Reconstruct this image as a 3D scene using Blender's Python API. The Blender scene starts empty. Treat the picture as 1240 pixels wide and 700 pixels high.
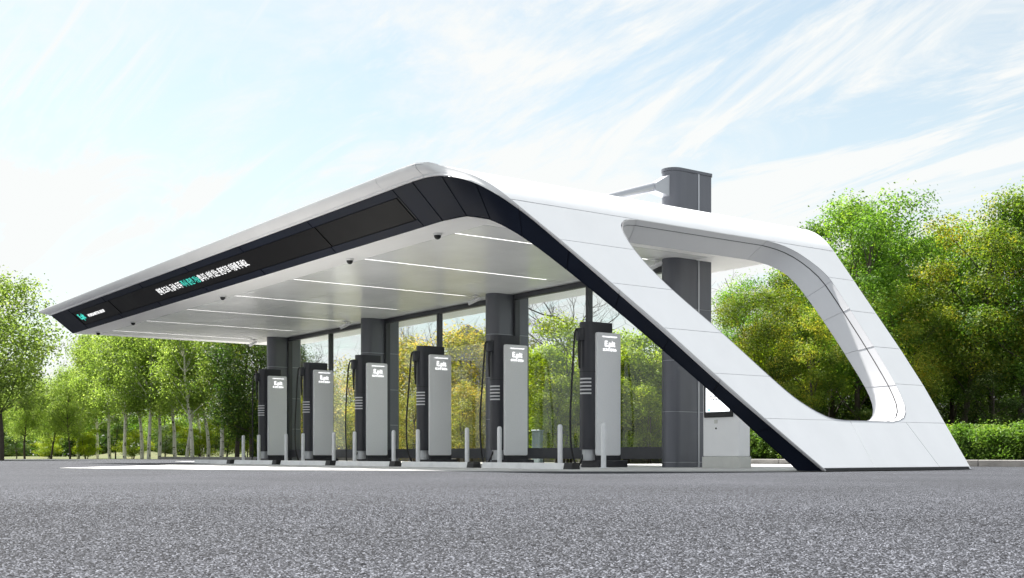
import bpy, math, random
import numpy as np
from mathutils import Vector, Matrix

# ------------------------------------------------------------------ camera, sky, sun, exposure
scn = bpy.context.scene
COL = scn.collection
TH = 0.63                                   # angle between the view axis and the long axis of the canopy
CAM = Vector((14.237, -14.048, 0.23))
cd = bpy.data.cameras.new('camera'); cam = bpy.data.objects.new('camera', cd); COL.objects.link(cam)
cam.location = CAM
cam.rotation_euler = (math.pi/2, 0, math.pi/2 - TH)
cd.sensor_width = 36.0; cd.lens = 36.0*1391.6/1240.0; cd.shift_y = (550.7-350.0)/1240.0
cd.clip_start = 0.05; cd.clip_end = 3000
scn.camera = cam
FWD = Vector((-math.cos(TH), math.sin(TH), 0)); RGT = Vector((math.sin(TH), math.cos(TH), 0))

def at(px, depth, z=0.0):
    """ground point that lies `depth` metres ahead, seen in picture column px"""
    p = CAM + FWD*depth + RGT*((px-620.0)/1391.6*depth)
    return Vector((p.x, p.y, z))

SUN_EL = math.radians(58)
SUN_DIR = (RGT*-0.70 + FWD*0.71).normalized()      # horizontal direction towards the sun
w = bpy.data.worlds.new('World'); scn.world = w; w.use_nodes = True
nt = w.node_tree; nt.nodes.clear()
def N(t, kind, **kw):
    n = t.nodes.new(kind)
    for k, v in kw.items():
        if k.startswith('i_'): n.inputs[k[2:].replace('_', ' ')].default_value = v
        else: setattr(n, k, v)
    return n
sky = N(nt, 'ShaderNodeTexSky', sky_type='NISHITA', sun_disc=False)
sky.sun_elevation = SUN_EL
sky.sun_rotation = math.atan2(SUN_DIR.x, SUN_DIR.y)
sky.air_density = 1.0; sky.dust_density = 1.4; sky.ozone_density = 0.35; sky.altitude = 50
bg = N(nt, 'ShaderNodeBackground', i_Strength=0.064)
out = N(nt, 'ShaderNodeOutputWorld')
tc = N(nt, 'ShaderNodeTexCoord')
sep = N(nt, 'ShaderNodeSeparateXYZ')
nt.links.new(tc.outputs['Generated'], sep.inputs[0])
zadd = N(nt, 'ShaderNodeMath', operation='ADD'); zadd.inputs[1].default_value = 0.16
zmax = N(nt, 'ShaderNodeMath', operation='MAXIMUM'); zmax.inputs[1].default_value = 0.05
nt.links.new(sep.outputs[2], zmax.inputs[0]); nt.links.new(zmax.outputs[0], zadd.inputs[0])
dx = N(nt, 'ShaderNodeMath', operation='DIVIDE'); dy = N(nt, 'ShaderNodeMath', operation='DIVIDE')
nt.links.new(sep.outputs[0], dx.inputs[0]); nt.links.new(zadd.outputs[0], dx.inputs[1])
nt.links.new(sep.outputs[1], dy.inputs[0]); nt.links.new(zadd.outputs[0], dy.inputs[1])
cmb = N(nt, 'ShaderNodeCombineXYZ')
nt.links.new(dx.outputs[0], cmb.inputs[0]); nt.links.new(dy.outputs[0], cmb.inputs[1])
def cloud_layer(rot, scl, loc, scale, detail, lo, hi, dist):
    mp = N(nt, 'ShaderNodeMapping'); mp.inputs['Rotation'].default_value = (0, 0, rot)
    mp.inputs['Scale'].default_value = scl; mp.inputs['Location'].default_value = loc
    nz = N(nt, 'ShaderNodeTexNoise', i_Scale=scale, i_Detail=detail, i_Roughness=0.66, i_Distortion=dist)
    mr = N(nt, 'ShaderNodeMapRange', clamp=True, interpolation_type='SMOOTHSTEP'); mr.inputs['From Min'].default_value = lo; mr.inputs['From Max'].default_value = hi
    nt.links.new(cmb.outputs[0], mp.inputs[0]); nt.links.new(mp.outputs[0], nz.inputs['Vector']); nt.links.new(nz.outputs['Fac'], mr.inputs['Value'])
    return mr.outputs[0]
c1 = cloud_layer(0.9, (0.55, 2.0, 1), (3.1, 0.4, 0), 1.5, 12, 0.41, 0.63, 1.1)
c2 = cloud_layer(2.3, (0.45, 1.5, 1), (2.2, 5.3, 0), 1.1, 11, 0.42, 0.68, 0.9)
cmax = N(nt, 'ShaderNodeMath', operation='MAXIMUM'); nt.links.new(c1, cmax.inputs[0]); nt.links.new(c2, cmax.inputs[1])
cscale = N(nt, 'ShaderNodeMath', operation='MULTIPLY'); cscale.inputs[1].default_value = 0.8; nt.links.new(cmax.outputs[0], cscale.inputs[0])
# thin high veil everywhere, thicker haze towards the horizon on all sides
hz = N(nt, 'ShaderNodeMapRange', clamp=True, interpolation_type='SMOOTHSTEP'); hz.inputs['From Min'].default_value = 0.0; hz.inputs['From Max'].default_value = 0.42
hz.inputs['To Min'].default_value = 0.7; hz.inputs['To Max'].default_value = 0.30
nt.links.new(sep.outputs[2], hz.inputs['Value'])
veil = N(nt, 'ShaderNodeMath', operation='ADD', use_clamp=True); nt.links.new(cscale.outputs[0], veil.inputs[0]); nt.links.new(hz.outputs[0], veil.inputs[1])
mixc = N(nt, 'ShaderNodeMix', data_type='RGBA'); mixc.inputs['B'].default_value = (4.6, 4.7, 4.68, 1)
nt.links.new(veil.outputs[0], mixc.inputs['Factor']); tint = N(nt, 'ShaderNodeMix', data_type='RGBA', blend_type='MULTIPLY'); tint.inputs['Factor'].default_value = 1.0; tint.inputs['B'].default_value = (0.88, 0.96, 0.84, 1)
nt.links.new(sky.outputs[0], tint.inputs['A']); nt.links.new(tint.outputs['Result'], mixc.inputs['A'])
nt.links.new(mixc.outputs['Result'], bg.inputs['Color']); nt.links.new(bg.outputs[0], out.inputs['Surface'])

sl = bpy.data.lights.new('sun', 'SUN'); sun = bpy.data.objects.new('sun', sl); COL.objects.link(sun)
sl.energy = 4.5; sl.angle = math.radians(0.8); sl.color = (1.0, 0.97, 0.93)
sd = SUN_DIR*math.cos(SUN_EL) + Vector((0, 0, math.sin(SUN_EL)))
sun.rotation_euler = sd.to_track_quat('Z', 'Y').to_euler()
sun.location = sd*60

vs = scn.view_settings
vs.view_transform = 'Standard'; vs.look = 'None'; vs.gamma = 1.0; vs.use_curve_mapping = False
vs.exposure = 1.7
scn.cycles.use_denoising = True
scn.cycles.max_bounces = 8; scn.cycles.transparent_max_bounces = 16

# ------------------------------------------------------------------ materials
def mat(name, col, rough=0.5, metal=0.0, spec=0.5, var=0.0, vscale=3.0, bump=0.0, bscale=60.0, coat=0.0, streak=0.0, emit=None, estr=0.0):
    m = bpy.data.materials.new(name); m.use_nodes = True; t = m.node_tree
    b = t.nodes['Principled BSDF']
    b.inputs['Base Color'].default_value = (*col, 1); b.inputs['Roughness'].default_value = rough
    b.inputs['Metallic'].default_value = metal; b.inputs['Specular IOR Level'].default_value = spec
    b.inputs['Coat Weight'].default_value = coat
    geo = N(t, 'ShaderNodeTexCoord')
    if var or streak:
        nz = N(t, 'ShaderNodeTexNoise', i_Scale=vscale, i_Detail=6.0, i_Roughness=0.6)
        mp = N(t, 'ShaderNodeMapping')
        if streak: mp.inputs['Scale'].default_value = (1, 1, 0.12)
        t.links.new(geo.outputs['Object'], mp.inputs[0]); t.links.new(mp.outputs[0], nz.inputs['Vector'])
        mr = N(t, 'ShaderNodeMapRange'); mr.inputs['From Min'].default_value = 0.3; mr.inputs['From Max'].default_value = 0.7
        a = max(var, streak); mr.inputs['To Min'].default_value = 1-a; mr.inputs['To Max'].default_value = 1+a*0.5
        t.links.new(nz.outputs['Fac'], mr.inputs['Value'])
        mx = N(t, 'ShaderNodeMix', data_type='RGBA', blend_type='MULTIPLY'); mx.inputs['Factor'].default_value = 1
        mx.inputs['A'].default_value = (*col, 1)
        t.links.new(mr.outputs[0], mx.inputs['B']); t.links.new(mx.outputs['Result'], b.inputs['Base Color'])
        rr = N(t, 'ShaderNodeMapRange'); rr.inputs['To Min'].default_value = max(0.02, rough-0.08); rr.inputs['To Max'].default_value = min(1, rough+0.1)
        t.links.new(nz.outputs['Fac'], rr.inputs['Value']); t.links.new(rr.outputs[0], b.inputs['Roughness'])
    if bump:
        n2 = N(t, 'ShaderNodeTexNoise', i_Scale=bscale, i_Detail=4.0)
        t.links.new(geo.outputs['Object'], n2.inputs['Vector'])
        bp = N(t, 'ShaderNodeBump', i_Strength=bump, i_Distance=0.01)
        t.links.new(n2.outputs['Fac'], bp.inputs['Height']); t.links.new(bp.outputs[0], b.inputs['Normal'])
    if emit:
        b.inputs['Emission Color'].default_value = (*emit, 1); b.inputs['Emission Strength'].default_value = estr
    return m

M = {}
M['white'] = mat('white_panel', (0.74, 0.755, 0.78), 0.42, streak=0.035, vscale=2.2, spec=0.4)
M['reveal'] = mat('shaded_white_reveal', (0.62, 0.62, 0.64), 0.6, var=0.035, vscale=1.3, spec=0.35)  # white cladding inside the opening, greyed so its shade is in the colour
M['lip'] = mat('white_edge_panel', (0.85, 0.84, 0.84), 0.45, var=0.04, vscale=1.6)
M['navy'] = mat('dark_navy_panel', (0.012, 0.016, 0.029), 0.5, var=0.22, vscale=2.2, spec=0.1)
M['dark'] = mat('dark_backing', (0.02, 0.02, 0.022), 0.7)
M['screen'] = mat('black_screen', (0.009, 0.0085, 0.009), 0.45, var=0.15, vscale=1.5, spec=0.08)
M['ceiling'] = mat('ceiling_panel', (0.88, 0.88, 0.875), 0.22, var=0.03, vscale=0.9, spec=0.5)
M['soffit'] = mat('soffit_panel', (0.90, 0.89, 0.88), 0.55, var=0.03, vscale=1.2)
M['column'] = mat('grey_column_metal', (0.125, 0.130, 0.150), 0.36, metal=0.35, streak=0.14, vscale=3.0, bump=0.02)
M['trim'] = mat('bright_trim', (0.42, 0.43, 0.46), 0.35, metal=0.6)
M['frame'] = mat('dark_mullion', (0.055, 0.057, 0.065), 0.4, metal=0.3, var=0.1)
M['body'] = mat('charger_body', (0.030, 0.031, 0.040), 0.38, var=0.12, vscale=3)
M['base'] = mat('charger_base', (0.030, 0.030, 0.035), 0.5, var=0.15, vscale=4)
M['silver'] = mat('silver_panel', (0.87, 0.88, 0.90), 0.40, metal=0.0, var=0.04, vscale=40, bump=0.02, bscale=300)
M['silveredge'] = mat('silver_edge', (0.50, 0.51, 0.53), 0.4, metal=0.5)
M['bar'] = mat('light_bar', (0.62, 0.62, 0.64), 0.4)
M['rubber'] = mat('black_rubber', (0.015, 0.015, 0.016), 0.6, var=0.2, vscale=12)
M['lit'] = mat('lit_white', (0.9, 0.9, 0.9), 0.5, emit=(1, 1, 1), estr=0.35)
M['ledwhite'] = mat('led_white', (0.1, 0.1, 0.1), 0.5, emit=(1, 1, 1), estr=0.42)
M['ledteal'] = mat('led_teal', (0.05, 0.1, 0.1), 0.5, emit=(0.04, 0.62, 0.50), estr=0.40)
M['strip'] = mat('ceiling_light', (0.9, 0.9, 0.9), 0.5, emit=(1, 0.99, 0.97), estr=1.15)
M['post'] = mat('bollard_metal', (0.78, 0.79, 0.81), 0.4, metal=0.1, var=0.08, vscale=6)
M['concrete'] = mat('pale_concrete', (0.60, 0.595, 0.58), 0.8, var=0.2, vscale=1.7, bump=0.25, bscale=90)
M['stop'] = mat('wheel_stop_concrete', (0.80, 0.80, 0.80), 0.7, var=0.1, vscale=6, bump=0.2, bscale=60)
M['kerb'] = mat('kerb_stone', (0.24, 0.23, 0.22), 0.85, var=0.25, vscale=5, bump=0.35, bscale=70)
M['kiosk'] = mat('kiosk_white', (0.86, 0.86, 0.87), 0.4, var=0.03, vscale=2)
M['plinth'] = mat('kiosk_plinth', (0.60, 0.60, 0.57), 0.5, var=0.06, vscale=6)
M['display'] = mat('kiosk_display', (0.7, 0.7, 0.7), 0.25, emit=(0.9, 0.95, 1.0), estr=0.55)
M['ink'] = mat('dark_print', (0.12, 0.12, 0.13), 0.6)
M['camwhite'] = mat('camera_white', (0.78, 0.78, 0.78), 0.35)
M['housewall'] = mat('house_wall', (0.30, 0.28, 0.26), 0.8, var=0.1)
M['houseroof'] = mat('house_roof', (0.055, 0.055, 0.062), 0.7, var=0.15)
M['cabinet'] = mat('cabinet_grey', (0.22, 0.27, 0.27), 0.5, var=0.1)
M['winglass'] = mat('window_glass', (0.03, 0.035, 0.04), 0.08)

def glass_mat():
    m = bpy.data.materials.new('clear_glass'); m.use_nodes = True; t = m.node_tree; t.nodes.clear()
    o = N(t, 'ShaderNodeOutputMaterial'); tr = N(t, 'ShaderNodeBsdfTransparent'); tr.inputs[0].default_value = (0.93, 0.955, 0.95, 1)
    gl = N(t, 'ShaderNodeBsdfGlossy'); gl.inputs['Roughness'].default_value = 0.015; gl.inputs[0].default_value = (0.95, 0.97, 1, 1)
    lw = N(t, 'ShaderNodeLayerWeight', i_Blend=0.5); pw = N(t, 'ShaderNodeMath', operation='POWER'); pw.inputs[1].default_value = 4.0
    fr = N(t, 'ShaderNodeMath', operation='MULTIPLY_ADD'); fr.inputs[1].default_value = 0.7; fr.inputs[2].default_value = 0.02; mx = N(t, 'ShaderNodeMixShader')
    t.links.new(lw.outputs['Facing'], pw.inputs[0]); t.links.new(pw.outputs[0], fr.inputs[0]); t.links.new(fr.outputs[0], mx.inputs[0]); t.links.new(tr.outputs[0], mx.inputs[1]); t.links.new(gl.outputs[0], mx.inputs[2]); t.links.new(mx.outputs[0], o.inputs[0])
    return m
M['glass'] = glass_mat()

def asphalt_mat():
    m = bpy.data.materials.new('asphalt'); m.use_nodes = True; t = m.node_tree; b = t.nodes['Principled BSDF']
    tc = N(t, 'ShaderNodeTexCoord')
    wz = N(t, 'ShaderNodeTexNoise', i_Scale=140.0, i_Detail=2.0)
    vm = N(t, 'ShaderNodeVectorMath', operation='MULTIPLY_ADD'); vm.inputs[1].default_value = (0.003, 0.003, 0.003)
    t.links.new(tc.outputs['Object'], wz.inputs['Vector']); t.links.new(wz.outputs['Color'], vm.inputs[0]); t.links.new(tc.outputs['Object'], vm.inputs[2])
    vo = N(t, 'ShaderNodeTexVoronoi', i_Scale=215.0, i_Randomness=1.0)
    t.links.new(vm.outputs[0], vo.inputs['Vector'])
    cr = N(t, 'ShaderNodeValToRGB')
    e = cr.color_ramp.elements; e[0].position = 0.0; e[0].color = (0.008, 0.008, 0.010, 1); e[1].position = 1.0; e[1].color = (0.145, 0.152, 0.174, 1)
    for p, c in ((0.45, (0.023, 0.0245, 0.029, 1)), (0.72, (0.050, 0.0525, 0.062, 1)), (0.9, (0.108, 0.113, 0.130, 1))):
        q = cr.color_ramp.elements.new(p); q.color = c
    sx = N(t, 'ShaderNodeSeparateColor'); t.links.new(vo.outputs['Color'], sx.inputs[0]); t.links.new(sx.outputs[0], cr.inputs[0])
    lz = N(t, 'ShaderNodeTexNoise', i_Scale=0.5, i_Detail=5.0); t.links.new(tc.outputs['Object'], lz.inputs['Vector'])
    mr = N(t, 'ShaderNodeMapRange'); mr.inputs['From Min'].default_value = 0.3; mr.inputs['From Max'].default_value = 0.7; mr.inputs['To Min'].default_value = 0.82; mr.inputs['To Max'].default_value = 1.18
    t.links.new(lz.outputs['Fac'], mr.inputs['Value'])
    mx = N(t, 'ShaderNodeMix', data_type='RGBA', blend_type='MULTIPLY'); mx.inputs['Factor'].default_value = 1
    t.links.new(cr.outputs[0], mx.inputs['A']); t.links.new(mr.outputs[0], mx.inputs['B']); t.links.new(mx.outputs['Result'], b.inputs['Base Color'])
    inv = N(t, 'ShaderNodeMath', operation='SUBTRACT'); inv.inputs[0].default_value = 1.0
    t.links.new(vo.outputs['Distance'], inv.inputs[1])
    bp = N(t, 'ShaderNodeBump', i_Strength=0.55, i_Distance=0.004)
    t.links.new(inv.outputs[0], bp.inputs['Height']); t.links.new(bp.outputs[0], b.inputs['Normal'])
    b.inputs['Roughness'].default_value = 0.9; b.inputs['Specular IOR Level'].default_value = 0.2
    return m
M['asphalt'] = asphalt_mat()

def ground_mat():
    m = bpy.data.materials.new('grass_ground'); m.use_nodes = True; t = m.node_tree; b = t.nodes['Principled BSDF']
    tc = N(t, 'ShaderNodeTexCoord'); nz = N(t, 'ShaderNodeTexNoise', i_Scale=0.6, i_Detail=8.0); t.links.new(tc.outputs['Object'], nz.inputs['Vector'])
    cr = N(t, 'ShaderNodeValToRGB'); e = cr.color_ramp.elements
    e[0].position = 0.35; e[0].color = (0.05, 0.085, 0.02, 1); e[1].position = 0.68; e[1].color = (0.15, 0.13, 0.05, 1)
    t.links.new(nz.outputs['Fac'], cr.inputs[0]); t.links.new(cr.outputs[0], b.inputs['Base Color'])
    b.inputs['Roughness'].default_value = 0.95
    n2 = N(t, 'ShaderNodeTexNoise', i_Scale=30.0, i_Detail=5.0); t.links.new(tc.outputs['Object'], n2.inputs['Vector'])
    bp = N(t, 'ShaderNodeBump', i_Strength=0.8, i_Distance=0.06); t.links.new(n2.outputs['Fac'], bp.inputs['Height']); t.links.new(bp.outputs[0], b.inputs['Normal'])
    return m
M['ground'] = ground_mat()

def leaf_mat(name, c_dark, c_mid, c_tip, nscale=0.9, trans=0.45, tipw=0.62):
    """leaf colours vary from leaf to leaf and from clump to clump"""
    m = bpy.data.materials.new(name); m.use_nodes = True; t = m.node_tree; t.nodes.clear()
    o = N(t, 'ShaderNodeOutputMaterial'); g = N(t, 'ShaderNodeNewGeometry'); oi = N(t, 'ShaderNodeObjectInfo'); tc = N(t, 'ShaderNodeTexCoord')
    ad = N(t, 'ShaderNodeVectorMath', operation='ADD'); t.links.new(tc.outputs['Object'], ad.inputs[0])
    ml = N(t, 'ShaderNodeMath', operation='MULTIPLY'); ml.inputs[1].default_value = 37.0
    t.links.new(oi.outputs['Random'], ml.inputs[0]); t.links.new(ml.outputs[0], ad.inputs[1])
    nz = N(t, 'ShaderNodeTexNoise', i_Scale=nscale, i_Detail=3.0); t.links.new(ad.outputs[0], nz.inputs['Vector'])
    s = N(t, 'ShaderNodeMath', operation='MULTIPLY_ADD'); s.inputs[1].default_value = 0.34; t.links.new(g.outputs['Random Per Island'], s.inputs[0]); t.links.new(nz.outputs['Fac'], s.inputs[2])
    cr = N(t, 'ShaderNodeValToRGB'); e = cr.color_ramp.elements
    e[0].position = 0.42; e[0].color = (*c_dark, 1); e[1].position = tipw+0.42; e[1].color = (*c_tip, 1)
    q = cr.color_ramp.elements.new(0.42+tipw*0.55); q.color = (*c_mid, 1)
    t.links.new(s.outputs[0], cr.inputs[0])
    pv = N(t, 'ShaderNodeMapRange'); pv.inputs['To Min'].default_value = 0.72; pv.inputs['To Max'].default_value = 1.28; t.links.new(oi.outputs['Random'], pv.inputs['Value'])
    pt = N(t, 'ShaderNodeHueSaturation'); t.links.new(cr.outputs[0], pt.inputs['Color']); t.links.new(pv.outputs[0], pt.inputs['Value']); cr = pt
    df = N(t, 'ShaderNodeBsdfPrincipled', i_Roughness=0.55); df.inputs['Specular IOR Level'].default_value = 0.25
    tr = N(t, 'ShaderNodeBsdfTranslucent'); mx = N(t, 'ShaderNodeMixShader'); mx.inputs[0].default_value = trans
    hs = N(t, 'ShaderNodeHueSaturation', i_Saturation=1.1, i_Value=1.35)
    t.links.new(cr.outputs[0], df.inputs['Base Color']); t.links.new(cr.outputs[0], hs.inputs['Color']); t.links.new(hs.outputs[0], tr.inputs[0])
    t.links.new(df.outputs[0], mx.inputs[1]); t.links.new(tr.outputs[0], mx.inputs[2]); t.links.new(mx.outputs[0], o.inputs[0])
    return m
M['leaf_broad'] = leaf_mat('leaf_broad', (0.080, 0.138, 0.020), (0.185, 0.250, 0.036), (0.470, 0.390, 0.060), trans=0.5, tipw=0.58)
M['leaf_green'] = leaf_mat('leaf_green', (0.069, 0.155, 0.023), (0.172, 0.299, 0.044), (0.356, 0.460, 0.081), trans=0.5)
M['leaf_lime'] = leaf_mat('leaf_lime', (0.143, 0.220, 0.022), (0.319, 0.407, 0.044), (0.594, 0.572, 0.077), trans=0.5)
M['leaf_autumn'] = leaf_mat('leaf_autumn', (0.110, 0.145, 0.026), (0.280, 0.260, 0.055), (0.550, 0.350, 0.090), trans=0.5)
M['leaf_birch'] = leaf_mat('leaf_birch', (0.142, 0.218, 0.041), (0.301, 0.407, 0.088), (0.507, 0.590, 0.165), trans=0.55)
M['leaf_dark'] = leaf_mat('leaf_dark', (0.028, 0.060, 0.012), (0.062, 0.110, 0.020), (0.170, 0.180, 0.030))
M['leaf_hedge'] = leaf_mat('leaf_hedge', (0.050, 0.105, 0.016), (0.115, 0.190, 0.032), (0.230, 0.280, 0.055), nscale=1.6, trans=0.4)
M['bark'] = mat('bark', (0.075, 0.060, 0.048), 0.9, var=0.35, vscale=9, bump=0.5, bscale=30)

def birch_bark():
    m = bpy.data.materials.new('birch_bark'); m.use_nodes = True; t = m.node_tree; b = t.nodes['Principled BSDF']
    tc = N(t, 'ShaderNodeTexCoord'); mp = N(t, 'ShaderNodeMapping'); mp.inputs['Scale'].default_value = (5, 5, 9)
    nz = N(t, 'ShaderNodeTexNoise', i_Scale=1.0, i_Detail=5.0); t.links.new(tc.outputs['Object'], mp.inputs[0]); t.links.new(mp.outputs[0], nz.inputs['Vector'])
    cr = N(t, 'ShaderNodeValToRGB'); e = cr.color_ramp.elements
    e[0].position = 0.34; e[0].color = (0.07, 0.06, 0.05, 1); e[1].position = 0.44; e[1].color = (0.68, 0.65, 0.58, 1)
    t.links.new(nz.outputs['Fac'], cr.inputs[0]); t.links.new(cr.outputs[0], b.inputs['Base Color']); b.inputs['Roughness'].default_value = 0.8
    return m
M['birch'] = birch_bark()

# ------------------------------------------------------------------ helpers
def link(name, me, m=None, parent=None, loc=None, rz=0.0):
    o = bpy.data.objects.new(name, me); COL.objects.link(o)
    if m is not None and me is not None and not me.materials: me.materials.append(M[m])
    if parent: o.parent = parent
    if loc is not None: o.location = loc
    if rz: o.rotation_euler = (0, 0, rz)
    return o
def tag(o, label, cat, group=None, kind=None):
    o['label'] = label; o['category'] = cat
    if group: o['group'] = group
    if kind: o['kind'] = kind
    return o
def struct(o, label=None):
    o['kind'] = 'structure'
    if label: o['label'] = label
    return o
def empty(name, loc=(0, 0, 0), rz=0.0):
    o = link(name, None, None, None, loc, rz); o.empty_display_size = 0.2; return o
def copy_tree(o, parent=None):
    c = o.copy(); COL.objects.link(c); c.parent = parent
    for ch in o.children: copy_tree(ch, c)
    return c
ORD = ['first', 'second', 'third', 'fourth', 'fifth', 'sixth', 'seventh', 'eighth', 'ninth', 'tenth', 'eleventh', 'twelfth', 'thirteenth', 'fourteenth', 'fifteenth', 'sixteenth', 'seventeenth', 'eighteenth', 'nineteenth', 'twentieth']

class MB:
    def __init__(s): s.v = []; s.f = []; s.sm = []
    def add(s, vs, fs, smooth=False):
        o = len(s.v); s.v += [tuple(p) for p in vs]; s.f += [tuple(i+o for i in f) for f in fs]; s.sm += [smooth]*len(fs); return s
    def box(s, x0, x1, y0, y1, z0, z1, bev=0.0):
        if bev <= 0:
            vs = [(x, y, z) for z in (z0, z1) for (x, y) in ((x0, y0), (x1, y0), (x1, y1), (x0, y1))]
            return s.add(vs, [(3, 2, 1, 0), (4, 5, 6, 7), (0, 1, 5, 4), (1, 2, 6, 5), (2, 3, 7, 6), (3, 0, 4, 7)])
        b = bev
        loop = [(x0+b, y0), (x1-b, y0), (x1, y0+b), (x1, y1-b), (x1-b, y1), (x0+b, y1), (x0, y1-b), (x0, y0+b)]
        ins = [(x0+2*b, y0+b), (x1-2*b, y0+b), (x1-b, y0+2*b), (x1-b, y1-2*b), (x1-2*b, y1-b), (x0+2*b, y1-b), (x0+b, y1-2*b), (x0+b, y0+2*b)]
        vs = [(x, y, z0) for x, y in ins] + [(x, y, z0+b) for x, y in loop] + [(x, y, z1-b) for x, y in loop] + [(x, y, z1) for x, y in ins]
        fs = [tuple(range(7, -1, -1)), tuple(range(24, 32))]
        for r in range(3):
            for i in range(8):
                j = (i+1) % 8; fs.append((r*8+i, r*8+j, r*8+8+j, r*8+8+i))
        return s.add(vs, fs)
    def prism(s, outline, z0, z1, smooth=False, cap=True):
        n = len(outline)
        vs = [(x, y, z0) for x, y in outline] + [(x, y, z1) for x, y in outline]
        s.add(vs, [(i, (i+1) % n, n+(i+1) % n, n+i) for i in range(n)], smooth)
        if cap: s.add(vs, [tuple(range(n-1, -1, -1)), tuple(range(n, 2*n))])
        return s
    def loft(s, rings, smooth=True, closed=True, caps=False):
        n = len(rings[0]); vs = [p for r in rings for p in r]; fs = []
        for k in range(len(rings)-1):
            for i in range(n if closed else n-1):
                j = (i+1) % n; fs.append((k*n+i, k*n+j, (k+1)*n+j, (k+1)*n+i))
        s.add(vs, fs, smooth)
        if caps: s.add(rings[0], [tuple(range(n-1, -1, -1))]); s.add(rings[-1], [tuple(range(n))])
        return s
    def tube(s, pts, rad, n=8, caps=True):
        pts = [Vector(p) for p in pts]; rad = rad if hasattr(rad, '__len__') else [rad]*len(pts)
        rings = []; up = Vector((0, 0, 1))
        t0 = (pts[1]-pts[0]).normalized(); a = t0.cross(up)
        if a.length < 1e-3: a = t0.cross(Vector((1, 0, 0)))
        a.normalize()
        for i, p in enumerate(pts):
            t = (pts[min(i+1, len(pts)-1)]-pts[max(i-1, 0)]).normalized()
            a = (a - t*a.dot(t)).normalized(); b = t.cross(a)
            rings.append([tuple(p+(a*math.cos(q)+b*math.sin(q))*rad[i]) for q in [2*math.pi*k/n for k in range(n)]])
        return s.loft(rings, True, True, caps)
    def mesh(s, name):
        me = bpy.data.meshes.new(name); me.from_pydata(s.v, [], s.f); me.polygons.foreach_set('use_smooth', s.sm); me.update(); return me
    def build(s, name, m, parent=None, loc=None, rz=0.0): return link(name, s.mesh(name), m, parent, loc, rz)

def sheet(grid, depth=0.025, gap=0.0, flip=False):
    """a curved cladding panel: grid of points, with its edges turned back by `depth`"""
    g = np.array(grid, float)
    if gap:
        def shrink(g):
            d = g[1]-g[0]; L = np.linalg.norm(d, axis=-1, keepdims=True); g[0] += d/np.maximum(L, 1e-6)*np.minimum(gap, L*0.45)
            d = g[-2]-g[-1]; L = np.linalg.norm(d, axis=-1, keepdims=True); g[-1] += d/np.maximum(L, 1e-6)*np.minimum(gap, L*0.45)
        shrink(g); shrink(g.transpose(1, 0, 2))
    R, C = g.shape[:2]
    du = np.gradient(g, axis=0); dv = np.gradient(g, axis=1)
    n = np.cross(du, dv); n /= np.maximum(np.linalg.norm(n, axis=-1, keepdims=True), 1e-9)
    if flip: n = -n
    m = MB(); idx = lambda r, c: r*C+c
    fs = []
    for r in range(R-1):
        for c in range(C-1):
            q = (idx(r, c), idx(r+1, c), idx(r+1, c+1), idx(r, c+1)); fs.append(q[::-1] if flip else q)
    m.add(g.reshape(-1, 3), fs, True)
    bnd = [(0, c) for c in range(C)] + [(r, C-1) for r in range(1, R)] + [(R-1, c) for c in range(C-2, -1, -1)] + [(r, 0) for r in range(R-2, 0, -1)]
    top = [g[b] for b in bnd]; bot = [g[b]-n[b]*depth for b in bnd]
    k = len(bnd)
    qs = [(i, (i+1) % k, k+(i+1) % k, k+i) for i in range(k)]
    m.add(top+bot, qs if flip else [q[::-1] for q in qs])
    return m

def text_mesh(body, size, bold=0.0, align='LEFT', spacing=1.0):
    cu = bpy.data.curves.new('lettering', 'FONT'); cu.body = body; cu.size = size; cu.offset = bold; cu.align_x = align
    cu.space_character = spacing; cu.resolution_u = 3; cu.extrude = 0.0008
    o = bpy.data.objects.new('lettering_source', cu); COL.objects.link(o)
    bpy.context.view_layer.update()
    me = bpy.data.meshes.new_from_object(o.evaluated_get(bpy.context.evaluated_depsgraph_get()))
    bpy.data.objects.remove(o); bpy.data.curves.remove(cu); me.name = 'lettering'
    return me
def place_text(me, m, parent, origin, ux, uy, name='lettering', sx=1.0):
    ux = Vector(ux).normalized(); uy = Vector(uy).normalized(); nz = ux.cross(uy)
    o = link(name, me, m, parent)
    mt = Matrix.Identity(4)
    for i in range(3): mt[i][0] = ux[i]*sx; mt[i][1] = uy[i]; mt[i][2] = nz[i]; mt[i][3] = origin[i]
    o.matrix_local = mt
    return o

def spline(pts, ts, n):
    """Catmull-Rom through pts with knots ts, sampled at n parameters"""
    P = np.array(pts, float); T = np.array(ts, float)
    d = np.zeros_like(P)
    d[1:-1] = (P[2:]-P[:-2])/(T[2:]-T[:-2])[:, None]
    d[0] = (P[1]-P[0])/(T[1]-T[0]); d[-1] = (P[-1]-P[-2])/(T[-1]-T[-2])
    out = []
    for t in n:
        i = int(np.clip(np.searchsorted(T, t, 'right')-1, 0, len(T)-2)); h = T[i+1]-T[i]; s = (t-T[i])/h
        out.append((2*s**3-3*s**2+1)*P[i]+(s**3-2*s**2+s)*h*d[i]+(-2*s**3+3*s**2)*P[i+1]+(s**3-s**2)*h*d[i+1])
    return np.array(out)

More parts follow.
